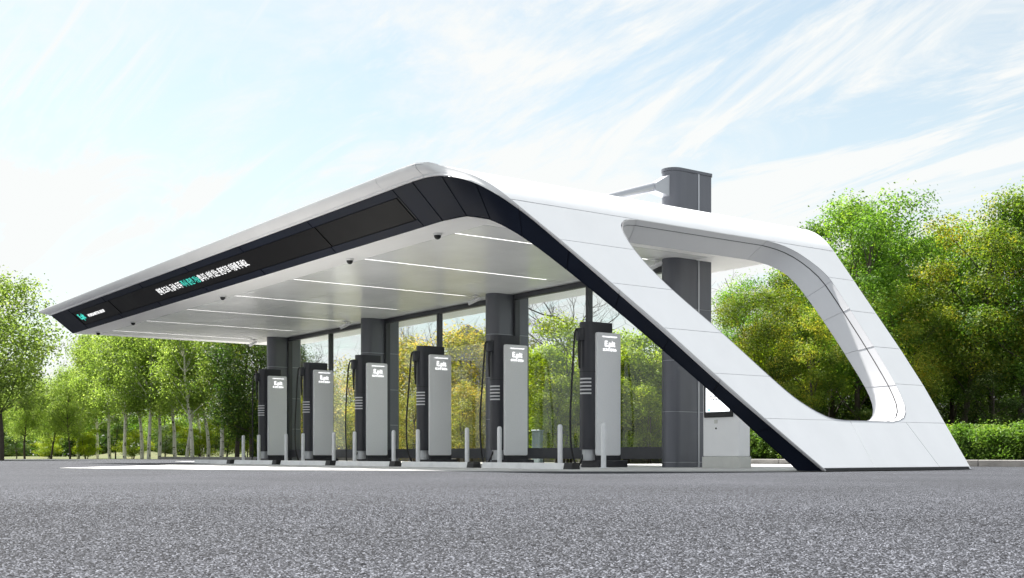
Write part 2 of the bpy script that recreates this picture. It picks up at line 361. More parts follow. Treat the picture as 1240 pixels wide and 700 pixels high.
# ------------------------------------------------------------------ the ground
lawn = struct(MB().add([(-900, -900, -0.02), (900, -900, -0.02), (900, 900, -0.02), (-900, 900, -0.02)], [(0, 1, 2, 3)]).build('lawn', 'ground'), 'grass and bare earth beyond the paved lot')
pa = at(196, 60); pb = at(-1500, 60); pc = CAM - FWD*60 + RGT*-120; pd = CAM - FWD*60 + RGT*120
road = struct(MB().add([(90, 6.45, 0), (pa.x, 6.45, 0), (pb.x, pb.y, 0), (pc.x, pc.y, 0), (pd.x, pd.y, 0), (150, 6.0, 0)], [(0, 1, 2, 3, 4, 5)]).build('road', 'asphalt'), 'wide dark grey asphalt lot with coarse grain')
def grain_patch(d0, d1, half, step, amp, amp2, seed):
    # real chippings standing proud of the binder where the lot is seen from close by
    rng = np.random.default_rng(seed); nx = int(2*half/step)+1; ny = int((d1-d0)/step)+1
    h = rng.normal(0, 1, (ny+2, nx+2)); h = (h[:-2, 1:-1]+h[2:, 1:-1]+h[1:-1, :-2]+h[1:-1, 2:]+1.6*h[1:-1, 1:-1])/2.56
    h = np.clip(h*0.5+0.35, 0, 1.3)*np.linspace(amp, amp2, ny)[:, None]*np.minimum(1, np.arange(ny)/10.0)[:, None]
    u = np.linspace(-half, half, nx)[None, :]+rng.uniform(-0.3, 0.3, (ny, nx))*step; v = np.linspace(d0, d1, ny)[:, None]+rng.uniform(-0.3, 0.3, (ny, nx))*step
    V = np.stack([CAM.x+FWD.x*v+RGT.x*u, CAM.y+FWD.y*v+RGT.y*u, h+0.001], -1).reshape(-1, 3)
    i = np.arange(ny*nx).reshape(ny, nx); Q = np.stack([i[:-1, :-1], i[:-1, 1:], i[1:, 1:], i[1:, :-1]], -1).reshape(-1, 4); n = len(Q)
    me = bpy.data.meshes.new('asphalt_chippings'); me.vertices.add(len(V)); me.vertices.foreach_set('co', V.reshape(-1).astype(np.float32))
    me.loops.add(n*4); me.loops.foreach_set('vertex_index', Q.reshape(-1).astype(np.int32))
    me.polygons.add(n); me.polygons.foreach_set('loop_start', np.arange(0, n*4, 4, dtype=np.int32)); me.polygons.foreach_set('loop_total', np.full(n, 4, dtype=np.int32))
    me.update(calc_edges=True); o = link('asphalt_chippings', me, 'asphalt', road); o['kind'] = 'stuff'; return o
grain_patch(1.65, 2.95, 1.5, 0.0038, 0.0030, 0.0036, 3)
grain_patch(2.88, 4.9, 2.4, 0.0062, 0.0046, 0.0054, 4)
grain_patch(4.8, 9.2, 4.4, 0.0122, 0.0060, 0.0012, 5)
pad = [(3.86, -1.62), (3.9, 1.45), (0.6, 6.4), (-24, 6.4), (-23.5, -0.5), tuple(at(292, 30.5))[:2], tuple(at(232, 26.5))[:2], tuple(at(150, 22.0))[:2], (-5.6, -8.9), (-1.4, -7.3), (1.36, -4.9)]
mb = MB(); mb.prism([p for p in pad][::-1][::-1], -0.02, 0.012)
struct(mb.build('pavement', 'concrete'), 'pale concrete apron under the charging canopy')
kb = struct(empty('kerb', (0, 0, 0)), 'low grey kerb in front of the clipped hedge')
ks = MB().box(-0.496, 0.496, -0.075, 0.075, -0.05, 0.13, 0.012).mesh('kerb_stone'); ks.materials.append(M['kerb'])
for i in range(64): link('kerb_stone', ks, None, kb, (-45+i*1.0, 6.55, 0))
# low grassy bank behind the birches
bank = MB(); gv = []; rows = 9; cols = 40
for r in range(rows):
    for c in range(cols):
        p = at(-150+c*16, 76+r*5); hgt = 1.35*math.sin(math.pi*r/(rows-1))*(0.55+0.45*math.sin(c*0.55+1)*math.sin(c*0.21))*min(1, max(0.12, (c-14)/10.0))
        gv.append((p.x, p.y, hgt-0.03))
bank.add(gv, [(r*cols+c, r*cols+c+1, (r+1)*cols+c+1, (r+1)*cols+c) for r in range(rows-1) for c in range(cols-1)], True)
struct(bank.build('hill', 'ground'), 'low grassy bank behind the birch trunks')

# ------------------------------------------------------------------ the canopy
canopy = empty('charging_canopy', (0, 0, 0))
tag(canopy, 'white sweeping station canopy with dark fascia and sloping leg pierced by a large opening', 'canopy')
K = 0.7426
ZR = 4.25
# outer profile (X, z): flat roof, rounded crest, straight sloping leg
def fillet(xc, zc, T, n):
    d = np.array([K, -1.0])/math.hypot(K, 1); a = np.array([xc-T, zc]); b = np.array([xc, zc])+d*T; c = np.array([xc, zc])
    return [tuple((1-t)**2*a+2*t*(1-t)*c+t*t*b) for t in np.linspace(0, 1, n)]
XC = 4.31-K*ZR
outer_f = fillet(XC, ZR, 0.60, 21)
def x_outer(z):
    zs = [p[1] for p in outer_f][::-1]; xs = [p[0] for p in outer_f][::-1]
    if z <= zs[0]: return 4.31-K*z
    return float(np.interp(z, zs, xs))
FRONT_Z = [0.02, 0.71, 1.31, 1.94, 2.56, 3.17, 3.73, 3.973, 4.045, 4.122, 4.188, 4.217, 4.24, 4.25]
FRONT_B = [-1.60, -2.21, -2.70, -3.19, -3.73, -4.28, -4.82, -5.07, -5.18, -5.33, -5.50, -5.63, -5.75, -5.78]
def b_front(z): return float(np.interp(z, FRONT_Z, FRONT_B))
def b_rear(z): return float(np.interp(z, [0.02, 0.72, 1.33, 1.95, 4.2], [1.78, 1.90, 2.01, 2.05, 2.05]))
HL = [(0.72, -0.55), (0.74, -0.80), (0.78, -0.93), (0.87, -1.12), (1.05, -1.37), (1.33, -1.61), (1.95, -2.08), (2.58, -2.61), (2.95, -2.84), (3.2, -2.93), (3.42, -2.95), (3.58, -2.90), (3.66, -2.80), (3.70, -2.68), (3.72, -2.50)]
HR = [(0.72, 0.60), (0.74, 0.75), (0.80, 0.95), (0.90, 1.08), (1.02, 1.17), (1.34, 1.28), (1.96, 1.36), (2.56, 1.39), (3.0, 1.40), (3.18, 1.38), (3.35, 1.27), (3.55, 1.02), (3.64, 0.82), (3.69, 0.62), (3.72, 0.35)]
IR = [(0.73, 0.45), (0.76, 0.60), (0.83, 0.73), (0.99, 0.89), (1.24, 0.99), (1.70, 1.03), (2.24, 1.03), (2.76, 0.99), (3.00, 0.93), (3.18, 0.84), (3.30, 0.74), (3.36, 0.64), (3.40, 0.50), (3.43, 0.35), (3.44, 0.20)]
def smooth_tab(tab, ts=None):
    z = np.array([p[0] for p in tab]); b = np.array([p[1] for p in tab])
    L = np.concatenate([[0], np.cumsum(np.hypot(np.diff(z), np.diff(b)))])
    q = np.linspace(0, L[-1], 60); s = spline(np.stack([z, b], 1), L, q)
    return np.maximum.accumulate(s[:, 0]), s[:, 1]
HLz, HLb = smooth_tab(HL); HRz, HRb = smooth_tab(HR); IRz, IRb = smooth_tab(IR)
def hole_l(z): return float(np.interp(z, HLz, HLb))
def hole_r(z): return float(np.interp(z, HRz, HRb))
SEAM = [0.72, 1.33, 1.95, 2.57, 3.17, 3.725]
def P_out(z, b, off=0.0):
    x = x_outer(z); return (x-off*0.803, b, z-off*0.596)
def row_zs(z0, z1):
    zs = set(np.linspace(z0, z1, 7).round(5))
    for tab in (HLz, HRz):
        for z in tab:
            if z0 < z < z1: zs.add(round(float(z), 5))
    return sorted(zs)
G = 0.005
def leg_rows(off, gap, emit):
    # bottom row, split in three
    zs = np.linspace(0.02 if off else 0.05, SEAM[0], 6)
    fr = [lambda z: b_front(z), lambda z: -0.42-0.10*(0.72-z)/0.7, lambda z: 0.90+0.12*(0.72-z)/0.7, lambda z: b_rear(z)]
    for k in range(3):
        emit([[P_out(z, fr[k](z)+(fr[k+1](z)-fr[k](z))*t, off) for t in np.linspace(0, 1, 9)] for z in zs])
    for k in range(5):
        zs = row_zs(max(SEAM[k], 0.7201), min(SEAM[k+1], 3.7199))
        emit([[P_out(z, b_front(z)+(hole_l(z)-b_front(z))*t, off) for t in np.linspace(0, 1, 7)] for z in zs])
        emit([[P_out(z, hole_r(z)+(b_rear(z)-hole_r(z))*t, off) for t in np.linspace(0, 1, 7)] for z in zs])
    # crest piece: rounds over onto the roof
    pts = [(x_outer(3.725), 3.725)] + [p for p in outer_f[::-1] if p[1] > 3.74]
    emit([[(x-off*0.803, b_front(z)+(b_rear(z)-b_front(z))*t, z-off*0.596) for t in np.linspace(0, 1, 12)] for x, z in pts])
leg_rows(0.0, G, lambda g: sheet(g, 0.014, G, flip=True).build('panel', 'white', canopy))
bk = MB()
def add_back(g):
    s = sheet(g, 0.001, 0.0, flip=True); bk.add(s.v, s.f)
leg_rows(0.012, 0, add_back)
bk.build('backing', 'dark', canopy)
# roof deck
XL = -19.70
rf = MB(); xs0 = outer_f[0][0]
rf.add([(XL, -5.78, ZR), (xs0-0.008, -5.78, ZR), (xs0-0.008, 2.05, ZR), (XL, 2.05, ZR)], [(0, 1, 2, 3)])
rf.build('roof', 'white', canopy)

# edge curves along the front: white lip E0 -> E1, dark fascia E1 -> E2
st_x = [-19.0, -17.36, -14.39, -11.6, -8.75, -5.93, -3.08, -0.29]
pairs = [((x, -5.62, 4.09), (x, -5.06, 3.61)) for x in st_x[1:]]
pairs += [((0.28, -5.62, 4.088), (0.22, -5.06, 3.61)), ((0.97, -5.57, 4.045), (0.74, -4.99, 3.60)), ((1.30, -5.23, 3.93), (1.13, -4.86, 3.50)),
          ((1.58, -4.70, 3.59), (1.52, -4.60, 3.23)), ((1.98, -4.15, 3.03), (1.86, -4.09, 2.78)), ((2.43, -3.63, 2.42), (2.26, -3.56, 2.24)),
          ((2.88, -3.13, 1.82), (2.68, -3.05, 1.67)), ((3.34, -2.64, 1.20), (3.12, -2.55, 1.08)), ((3.79, -2.11, 0.60), (3.52, -2.13, 0.54)), ((4.22, -1.58, 0.016), (3.91, -1.72, 0.014))]
pairs = [((-18.98, -5.62, 4.09), (-18.86, -5.06, 3.61))] + pairs
E1 = np.array([p[0] for p in pairs]); E2 = np.array([p[1] for p in pairs])
kn = np.concatenate([[0], np.cumsum(np.linalg.norm(np.diff((E1+E2)/2, axis=0), axis=1))])
def lin(P, t):
    i = int(np.clip(np.searchsorted(kn, t, 'right')-1, 0, len(kn)-2)); s = (t-kn[i])/(kn[i+1]-kn[i]); return P[i]*(1-s)+P[i+1]*s
def ev(P, t):
    return lin(P, t) if t < kn[7] else spline(P, kn, [t])[0]
def strip(k, n, v0=0.0, v1=1.0, m=5):
    g = []
    for t in np.linspace(kn[k], kn[k+1], n):
        a = ev(E1, t); b = ev(E2, t); g.append([tuple(b+(a-b)*v) for v in np.linspace(v0, v1, m)])
    return g
V0, V1 = 0.198, 0.787
for k in range(len(kn)-1):
    if 1 <= k <= 6:
        sheet(strip(k, 3, 0.002, V0-0.001, 3), 0.008, 0.002, flip=True).build('fascia_panel', 'navy', canopy)
        sheet(strip(k, 3, V1+0.001, 0.998, 3), 0.008, 0.002, flip=True).build('fascia_panel', 'navy', canopy)
    else:
        sheet(strip(k, 3 if k < 7 else 9, 0.004, 0.996, 5), 0.008, 0.002, flip=True).build('fascia_panel', 'navy', canopy)
fb = MB(); rings = []
for t in np.concatenate([np.linspace(kn[0], kn[7], 8), np.linspace(kn[7], kn[-1], 60)[1:]]):
    a = ev(E1, t); b = ev(E2, t); q = np.array([0, 0.006, 0.006]) if t <= kn[8] else np.array([-0.012, 0.022, 0.004])
    rings.append([tuple(a+q), tuple(b+q)])
fb.loft(rings, True, False); fb.build('fascia_backing', 'dark', canopy)
# LED screen set in the fascia, with its lettering
VL = 0.7376; vdir = Vector((0, -0.56, 0.48)).normalized(); fn = Vector((0, -0.48, -0.56)).normalized()
def FP(x, v, off=0.0): return Vector((x, -5.06, 3.61)) + vdir*v + fn*off
X0, X1 = -17.30, -0.36
scr = empty('display_screen'); scr.parent = canopy
for xa, xb in ((X0, -14.2), (-14.19, -3.03), (-3.02, X1)):
    g = [[tuple(FP(x, v, -0.001)) for v in np.linspace(V0*VL, V1*VL, 3)] for x in (xa, (xa+xb)/2, xb)]
    sheet(g, 0.008, 0.002, flip=True).build('screen_tile', 'screen', scr)
place_text(text_mesh('E.pit', 0.24, 0.010), 'ledteal', scr, FP(-17.12, 0.33, 0.006), (1, 0, 0), vdir)
place_text(text_mesh('HYUNDAI MOTOR GROUP', 0.115, 0.003), 'ledwhite', scr, FP(-16.42, 0.33, 0.006), (1, 0, 0), vdir)
msgs = [('현재 초고속, 급속 모두 ', 'ledwhite'), ('즉시 충전 가능', 'ledteal'), ('합니다. 비어 있는 충전기로 이동해 주세요.', 'ledwhite')]
spans = [(-11.08, -9.62), (-9.58, -8.62), (-8.60, -6.15)]
for (tx, mt_), (xa, xb) in zip(msgs, spans):
    me = text_mesh(tx.strip(), 0.19, 0.002)
    wd = max(v.co.x for v in me.vertices)-min(v.co.x for v in me.vertices)
    place_text(me, mt_, scr, FP(xa, 0.30, 0.006), (1, 0, 0), vdir, sx=(xb-xa)/wd)

# white lip above the fascia, in long pieces
def E0(t):
    a = ev(E1, t)
    if t <= kn[8]:
        u = (t-kn[0])/(kn[1]-kn[0])
        return np.array([XL+(a[0]-XL)*u if u < 1 else a[0], -5.78, ZR])
    if t <= kn[11]: z = float(np.interp(t, [kn[8], (kn[8]+kn[9])/2, kn[9], kn[10], kn[11]], [ZR, 4.245, 4.215, 4.03, E1[11][2]+0.05]))
    else: z = a[2]+0.05*min(1.0, (kn[-1]-t)/0.25)
    p = np.array([x_outer(z)+0.004, b_front(z)-0.004, z])
    s2 = (t-kn[8])/((kn[9]-kn[8])*0.8)
    if s2 < 1: p[0] = a[0]*(1-s2)+p[0]*s2 if s2 > 0.999 else E1[8][0]+(float(x_outer(4.222))-E1[8][0])*s2; 
    return p
lipcuts = [kn[0], kn[3], kn[5], kn[7]-0.2, (kn[8]+kn[9])/2, kn[11], kn[13], kn[15], kn[-1]]
def lip_sec(t):
    e1 = ev(E1, t); e0 = E0(t); d = e0-e1; L = np.linalg.norm(d)
    n = np.array([0, -0.3, -0.95]) if t <= kn[8] else np.array([-0.25, -0.75, -0.6])
    n = n/np.linalg.norm(n)
    up = np.array([0, 0, 0.03]) if t < kn[9] else np.array([0, 0, 0.0])
    w = min(1.0, L/0.2)
    return [e1+d*0.02, e1+d*0.02+n*0.012*w, e1+d*0.18+n*0.014*w, e1+d*0.20, e1+d*0.26+n*0.006*w, e1+d*0.55+n*0.022*w, e1+d*0.82+n*0.024*w, e1+d*0.95+n*0.010*w, e0, e0*0.97+(e0+np.array([0, 0.06, 0.012]))*0.03+up*0.6]
for i in range(len(lipcuts)-1):
    n = 3 if i < 3 else 24
    rr = [[tuple(p) for p in lip_sec(t)] for t in np.linspace(lipcuts[i]+0.004, lipcuts[i+1]-0.004, n)]
    m = MB(); m.loft(rr, True, False); m.build('edge_panel', 'lip', canopy)
# left end: closing faces of lip and fascia, tapering away
m = MB(); a, b = E1[0], E2[0]
m.add([(XL, -5.78, ZR), (a[0], -5.62, 4.09), (a[0], 1.75, 4.09), (XL, 2.05, ZR)], [(0, 3, 2, 1)])
m.build('edge_panel', 'lip', canopy)
m = MB(); m.add([tuple(a), tuple(b), (b[0], 1.5, 3.61), (a[0], 1.75, 4.09)], [(0, 3, 2, 1)]); m.build('fascia_panel', 'navy', canopy)

# inner surface: ceiling, rounding into the underside of the leg
def b_in_rear(z): return float(np.interp(z, [0.0, 0.8, 2.0, 3.4, 3.62], [1.50, 1.58, 1.62, 1.55, 1.50]))
INR = E2[8:]; ikn = kn[8:]
fine = np.linspace(kn[8], kn[-1], 90); innercurve = np.array([ev(E2, t) for t in fine])
def in_hole(z):
    if z < 0.731 or z > 3.439: return None
    zo = 0.72+(z-0.73)/(3.44-0.73)*3.0
    return hole_l(min(max(zo, 0.72), 3.72))+0.10, float(np.interp(z, IRz, IRb))
ui = MB()
def inner_pt(i, b): p = innercurve[i]; return (p[0], b, p[2])
zf = sorted(set(list(np.linspace(0.015, 3.6, 40).round(4)) + [round(float(z), 4) for z in IRz] + [0.7305, 3.4395]))
zc = innercurve[::-1, 2]; xc = innercurve[::-1, 0]; bc = innercurve[::-1, 1]
def x_in(z): return float(np.interp(z, zc, xc))
def bf_in(z): return float(np.interp(z, zc, bc))
for z0, z1 in zip(zf[:-1], zf[1:]):
    h0, h1 = in_hole(z0+1e-6), in_hole(z1-1e-6)
    def q(b00, b01, b10, b11):
        ui.add([(x_in(z0), b00, z0), (x_in(z0), b01, z0), (x_in(z1), b11, z1), (x_in(z1), b10, z1)], [(0, 3, 2, 1)], True)
    if h0 and h1:
        q(bf_in(z0), h0[0], bf_in(z1), h1[0]); q(h0[1], b_in_rear(z0), h1[1], b_in_rear(z1))
    else: q(bf_in(z0), b_in_rear(z0), bf_in(z1), b_in_rear(z1))
ui.build('leg_underside', 'soffit', canopy)
# flat ceiling: glossy field inside a matt white border
ZC = 3.61; xe = x_in(3.6)
cb = -4.43; c_r = 0.23
m = MB()
xend = E2[0][0]
m.add([(xend, -5.06, ZC), (0.22, -5.06, ZC), (xe, bf_in(3.6), 3.6), (xe, cb, 3.6), (0.35, cb, ZC), (-18.3, cb, ZC), (xend, cb, ZC)], [(0, 6, 5, 1), (1, 5, 4), (1, 4, 3, 2)])
m.add([(xend, c_r, ZC), (0.35, c_r, ZC), (xe, c_r, 3.6), (xe, 1.5, 3.6), (xend, 1.5, ZC)], [(0, 4, 3, 2, 1)])
m.add([(xend, cb, ZC), (-18.3, cb, ZC), (-18.3, c_r, ZC), (xend, c_r, ZC)], [(0, 3, 2, 1)])
m.add([(0.35, cb, ZC), (xe, cb, 3.6), (xe, c_r, 3.6), (0.35, c_r, ZC)], [(0, 3, 2, 1)])
m.build('soffit_border', 'soffit', canopy)
SX = [-0.43, -3.28, -6.1, -8.94, -11.76, -14.6, -17.4]
cl = None
xs = [-18.3] + sorted(SX) + [0.35]
for i in range(len(xs)-1):          # ceiling boards between the light strips
    x0 = xs[i]+(0.013 if i else 0.004); x1 = xs[i+1]-(0.013 if i < len(xs)-2 else 0.004)
    for y0, y1 in ((cb, -2.9), (-2.9, -1.35), (-1.35, c_r)):
        m = MB(); m.box(x0, x1, y0+0.0025, y1-0.0025, ZC-0.004, ZC+0.012); m.build('ceiling_panel', 'ceiling', canopy)
for x in SX:
    m = MB(); m.box(x-0.012, x+0.012, cb+0.02, -0.45, ZC-0.002, ZC+0.03); m.build('light_strip', 'strip', canopy)
m = MB(); m.box(-18.3, 0.35, cb, c_r, ZC+0.035, ZC+0.05); m.build('ceiling_backing', 'dark', canopy)
# rear edge
m = MB()
rr = [[(XL, 2.05, ZR), (XL+0.2, 1.5, 3.61)], [(xs0, 2.05, ZR), (0.22, 1.5, 3.61)]]
for z in np.linspace(4.24, 0.72, 24):
    zi = min(3.6, z*0.86); rr.append([(x_outer(z), b_rear(z), z), (x_in(zi), b_in_rear(zi), zi)])
rr.append([(x_outer(0.02), b_rear(0.02), 0.02), (x_in(0.015), b_in_rear(0.015), 0.015)])
m.loft(rr, True, False); m.build('rear_fascia', 'white', canopy)
# reveal of the opening: narrow chamfer, shadow groove, deep inner face
NT = 26
def side_pts(zz, bb, xf, ts):
    q = np.linspace(0, 1, len(zz)); out = []
    for t in ts:
        z = float(np.interp(t, q, zz)); out.append(np.array([xf(z), float(np.interp(t, q, bb)), z]))
    return out
ts = np.linspace(0, 1, NT)
outR = side_pts(HRz, HRb, x_outer, ts); outL = side_pts(HLz, HLb, x_outer, ts)
inR = side_pts(IRz, IRb, x_in, ts)
zl = 0.73+(HLz-0.72)/3.0*(3.44-0.73)
inL = side_pts(zl, HLb+0.10, x_in, ts)
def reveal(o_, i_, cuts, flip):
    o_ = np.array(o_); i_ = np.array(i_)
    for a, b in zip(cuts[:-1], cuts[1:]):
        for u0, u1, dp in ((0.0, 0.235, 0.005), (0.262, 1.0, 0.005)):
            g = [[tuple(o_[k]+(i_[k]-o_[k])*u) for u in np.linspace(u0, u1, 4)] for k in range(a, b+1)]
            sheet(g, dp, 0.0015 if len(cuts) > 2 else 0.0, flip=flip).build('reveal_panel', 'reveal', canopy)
    g = [[tuple(o_[k]+(i_[k]-o_[k])*u) for u in (0.21, 0.30)] for k in range(cuts[0], cuts[-1]+1)]
    s = sheet(g, 0.001, 0.0, flip=flip); gg = np.array(s.v)
    return g
def cut_at(zlist, pts):
    zz = np.array([p[2] for p in pts]); return [int(np.argmin(abs(zz-z))) for z in zlist]
cR = sorted(set([0]+cut_at([1.33, 1.95, 2.57, 3.17], outR)+[NT-1]))
gR = reveal(outR, inR, cR, True)
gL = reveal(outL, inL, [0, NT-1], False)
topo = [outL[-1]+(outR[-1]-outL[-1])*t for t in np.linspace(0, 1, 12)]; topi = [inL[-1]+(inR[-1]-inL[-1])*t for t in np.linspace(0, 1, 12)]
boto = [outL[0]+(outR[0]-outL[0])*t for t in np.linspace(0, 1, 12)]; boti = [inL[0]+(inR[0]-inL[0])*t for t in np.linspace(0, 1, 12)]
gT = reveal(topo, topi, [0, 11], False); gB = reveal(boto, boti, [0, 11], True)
m = MB(); cen = np.array([2.6, -0.7, 2.2])
for g in (gR, gL, gT, gB):
    m.loft([[tuple(np.array(p)+(np.array(p)-cen)/np.linalg.norm(np.array(p)-cen)*0.016) for p in r] for r in g], True, False)
m.build('reveal_groove', 'dark', canopy)
# foot closing plates
m = MB(); m.add([(4.22, -1.58, 0.016), (3.91, -1.72, 0.014), (3.905, 1.5, 0.015), (4.29, 1.78, 0.02)], [(0, 1, 2, 3)]); m.build('foot_plate', 'dark', canopy)

# ------------------------------------------------------------------ columns
def col_outline(x0, x1, y0, y1, r, inset=0.0, n=10):
    pts = []
    for cx, cy, a0 in ((x0+r, y0+r, math.pi), ):
        for k in range(n+1):
            a = a0+math.pi/2*k/n; pts.append((cx+r*math.cos(a), cy+r*math.sin(a)))
    pts += [(x1, y0), (x1, y1)]
    cx, cy = x0+r, y1-r
    for k in range(n+1):
        a = math.pi/2+math.pi/2*k/n; pts.append((cx+r*math.cos(a), cy+r*math.sin(a)))
    if inset:
        mx, my = (x0+x1)/2, (y0+y1)/2
        pts = [(mx+(x-mx)*(1-2*inset/(x1-x0)), my+(y-my)*(1-2*inset/(y1-y0))) for x, y in pts]
    return pts
def stadium(r, y0, y1, n=12):
    p = [(r*math.cos(math.pi+math.pi*k/n), y0+r+r*math.sin(math.pi+math.pi*k/n)) for k in range(n+1)]
    rb = 0.05
    return p + [(r, y1-rb), (r-rb, y1), (-r+rb, y1), (-r, y1-rb)]
CB0, CB1, CRAD = -0.30, 0.68, 0.19
def make_column(zs):
    c = empty('column')
    o = stadium(CRAD, CB0, CB1)
    for z0, z1 in zip(zs[:-1], zs[1:]):
        m = MB(); m.prism(o, z0+0.005, z1-0.005, True); m.sm = [k < 12 for k in range(len(m.sm))]
        m.build('shaft_panel', 'column', c)
    MB().prism(stadium(CRAD-0.012, CB0+0.012, CB1-0.012), zs[0]-0.05, zs[-1]-0.02).build('core', 'trim', c)
    MB().box(CRAD-0.01, CRAD+0.008, 0.30, 0.335, zs[0], zs[-1]).build('joint_trim', 'trim', c)
    return c
names = ['nearest the sloping white leg', 'second from the sloping leg', 'third from the sloping leg', 'farthest from the sloping leg, at the open end']
CX = [-0.16, -5.50, -10.93, -16.53]
zs_std = [0.0, 0.10, 0.97, 1.85, 2.75, 3.612]
colB = make_column(zs_std)
cols = []
for i, x in enumerate(CX[1:]):
    c = colB if i == 0 else copy_tree(colB)
    c.location = (x, 0, 0); cols.append(c)
    tag(c, 'dark grey metal canopy column, '+names[i+1], 'column', 'canopy columns')
colA = make_column([0.0, 0.10, 0.97, 1.85, 2.75, 3.612, 4.25, 5.10])
tag(colA, 'tall grey column rising through the roof as a pylon with a stay rod', 'column', 'canopy columns')
colA.location = (CX[0], 0, 0)
m = MB(); m.prism(stadium(CRAD+0.012, CB0-0.012, CB1+0.012), 5.10, 5.15, False); m.build('top_cap', 'column', colA)
m = MB(); m.tube([(0, -0.36, 4.86), (0, -2.40, 4.20)], 0.075, 12); m.build('stay_rod', 'trim', colA)
m = MB()
m.add([(-0.09, -0.27, 5.03), (-0.09, -0.27, 4.66), (-0.09, -0.60, 4.71), (-0.09, -0.60, 4.84), (0.09, -0.27, 5.03), (0.09, -0.27, 4.66), (0.09, -0.60, 4.71), (0.09, -0.60, 4.84)],
      [(0, 1, 2, 3), (7, 6, 5, 4), (0, 3, 7, 4), (1, 5, 6, 2), (3, 2, 6, 7)])
m.build('bracket', 'trim', colA)

# ------------------------------------------------------------------ glass walls between the columns
GY = 0.30
def glass_wall(xa, xm, xb, label):
    g = empty('glass_wall', ((xa+xb)/2, GY, 0)); ox = (xa+xb)/2
    for x0, x1 in ((xa, xm), (xm, xb)):
        MB().box(x0-ox+0.035, x1-ox-0.035, -0.006, 0.006, 0.37, 3.50).build('pane', 'glass', g)
    MB().box(xa-ox, xb-ox, -0.05, 0.05, 0.15, 0.37, 0.006).build('bottom_rail', 'frame', g)
    MB().box(xa-ox, xb-ox, -0.06, 0.06, 3.50, 3.605).build('header', 'frame', g)
    for x in (xa+0.02, xm, xb-0.02): MB().box(x-ox-0.034, x-ox+0.034, -0.062, 0.062, 0.371, 3.499).build('mullion', 'frame', g)
    for x in (xa+0.06, xm, xb-0.06): MB().box(x-ox-0.03, x-ox+0.03, -0.03, 0.03, 0.0, 0.149).build('foot', 'frame', g)
    return tag(g, label, 'glass wall', 'glass walls behind the chargers')
glass_wall(-5.30, -2.9, -0.36, 'clear glass wall bay next to the kiosk, behind the nearest two chargers')
glass_wall(-10.73, -8.29, -5.70, 'clear glass wall bay in the middle of the three')
glass_wall(-16.33, -13.75, -11.13, 'clear glass wall bay at the far open end')

# ------------------------------------------------------------------ chargers
def capsule(x0, x1, y0, y1, n=12):
    """plan outline with a half-round front end"""
    r = (x1-x0)/2; cx = (x0+x1)/2; pts = []
    for k in range(n+1):
        a = math.pi+math.pi*k/n; pts.append((cx+r*math.cos(a), y0+r+r*math.sin(a)))
    pts += [(x1, y1-0.03), (x1-0.03, y1), (x0+0.03, y1), (x0, y1-0.03)]
    return pts
def rrect(y0, y1, z0, z1, r, n=5):
    pts = []
    for cy, cz, a0 in ((y1-r, z1-r, 0), (y0+r, z1-r, math.pi/2), (y0+r, z0+r, math.pi), (y1-r, z0+r, 1.5*math.pi)):
        for k in range(n+1):
            a = a0+math.pi/2*k/n; pts.append((cy+r*math.cos(a), cz+r*math.sin(a)))
    return pts
def make_charger():
    c = empty('ev_charger')       # origin under the front edge of its silver panel
    MB().box(-0.42, 0.06, -0.02, 0.66, 0.012, 0.135, 0.01).build('base', 'base', c)
    MB().box(-0.33, -0.02, 0.03, 0.56, 0.13, 0.26).build('plinth', 'base', c)
    m = MB(); m.prism(capsule(-0.34, -0.05, -0.185, 0.42), 0.32, 2.53, True); m.sm = [(i < 12) or False for i in range(len(m.sm))]
    m.build('body', 'body', c)
    MB().prism(capsule(-0.30, -0.09, -0.145, 0.38), 0.13, 0.325, True).build('pedestal', 'silveredge', c)
    m = MB(); m.prism(capsule(-0.344, -0.046, -0.189, 0.424), 1.665, 1.675, True); m.build('joint_ring', 'rubber', c)
    # silver front panel with rounded corners
    o = rrect(0.0, 0.545, 0.216, 2.351, 0.035); pn = MB(); n = len(o)
    pn.add([(0.0, y, z) for y, z in o], [tuple(range(n))])
    ins = rrect(0.006, 0.539, 0.222, 2.345, 0.030)
    pn = MB(); pn.add([(0.0, y, z) for y, z in ins], [tuple(range(n))])
    pn.loft([[(0.0, y, z) for y, z in ins], [(-0.008, y, z) for y, z in o], [(-0.05, y, z) for y, z in o]][::-1], False, True)
    p = pn.build('panel', 'silver', c)
    ux, uy = (0, 1, 0), (0, 0, 1)
    place_text(text_mesh('E.pit', 0.135, 0.004, 'CENTER'), 'lit', p, (0.004, 0.29, 2.115), ux, uy, 'lettering')
    place_text(text_mesh('HYUNDAI MOTOR GROUP', 0.028, 0.0012, 'CENTER'), 'lit', p, (0.004, 0.29, 2.272), ux, uy, 'lettering')
    place_text(text_mesh('초고속 충전소', 0.055, 0.0015, 'CENTER'), 'lit', p, (0.004, 0.29, 2.035), ux, uy, 'lettering')
    # five pale bars wrapped round the front of the body
    r = 0.149; cx, cy = -0.195, -0.04
    for k in range(5):
        z = 1.28+k*0.063; m = MB(); R0 = []; 
        for a in np.linspace(math.pi*1.42, math.pi*1.90, 9):
            R0.append([(cx+q*math.cos(a), cy+q*math.sin(a), zz) for q, zz in ((r-0.01, z), (r+0.006, z), (r+0.006, z+0.026), (r-0.01, z+0.026))])
        m.loft(R0, False, True, True); m.build('light_bar', 'bar', c)
    # plug holster on the front, plug and hanging cable
    h = MB().box(-0.245, -0.135, -0.29, -0.17, 2.20, 2.42, 0.015).build('holster', 'body', c)
    MB().tube([(-0.19, -0.235, 2.26), (-0.19, -0.245, 2.05), (-0.19, -0.235, 1.72)], [0.032, 0.028, 0.018], 10).build('plug', 'rubber', h)
    return c
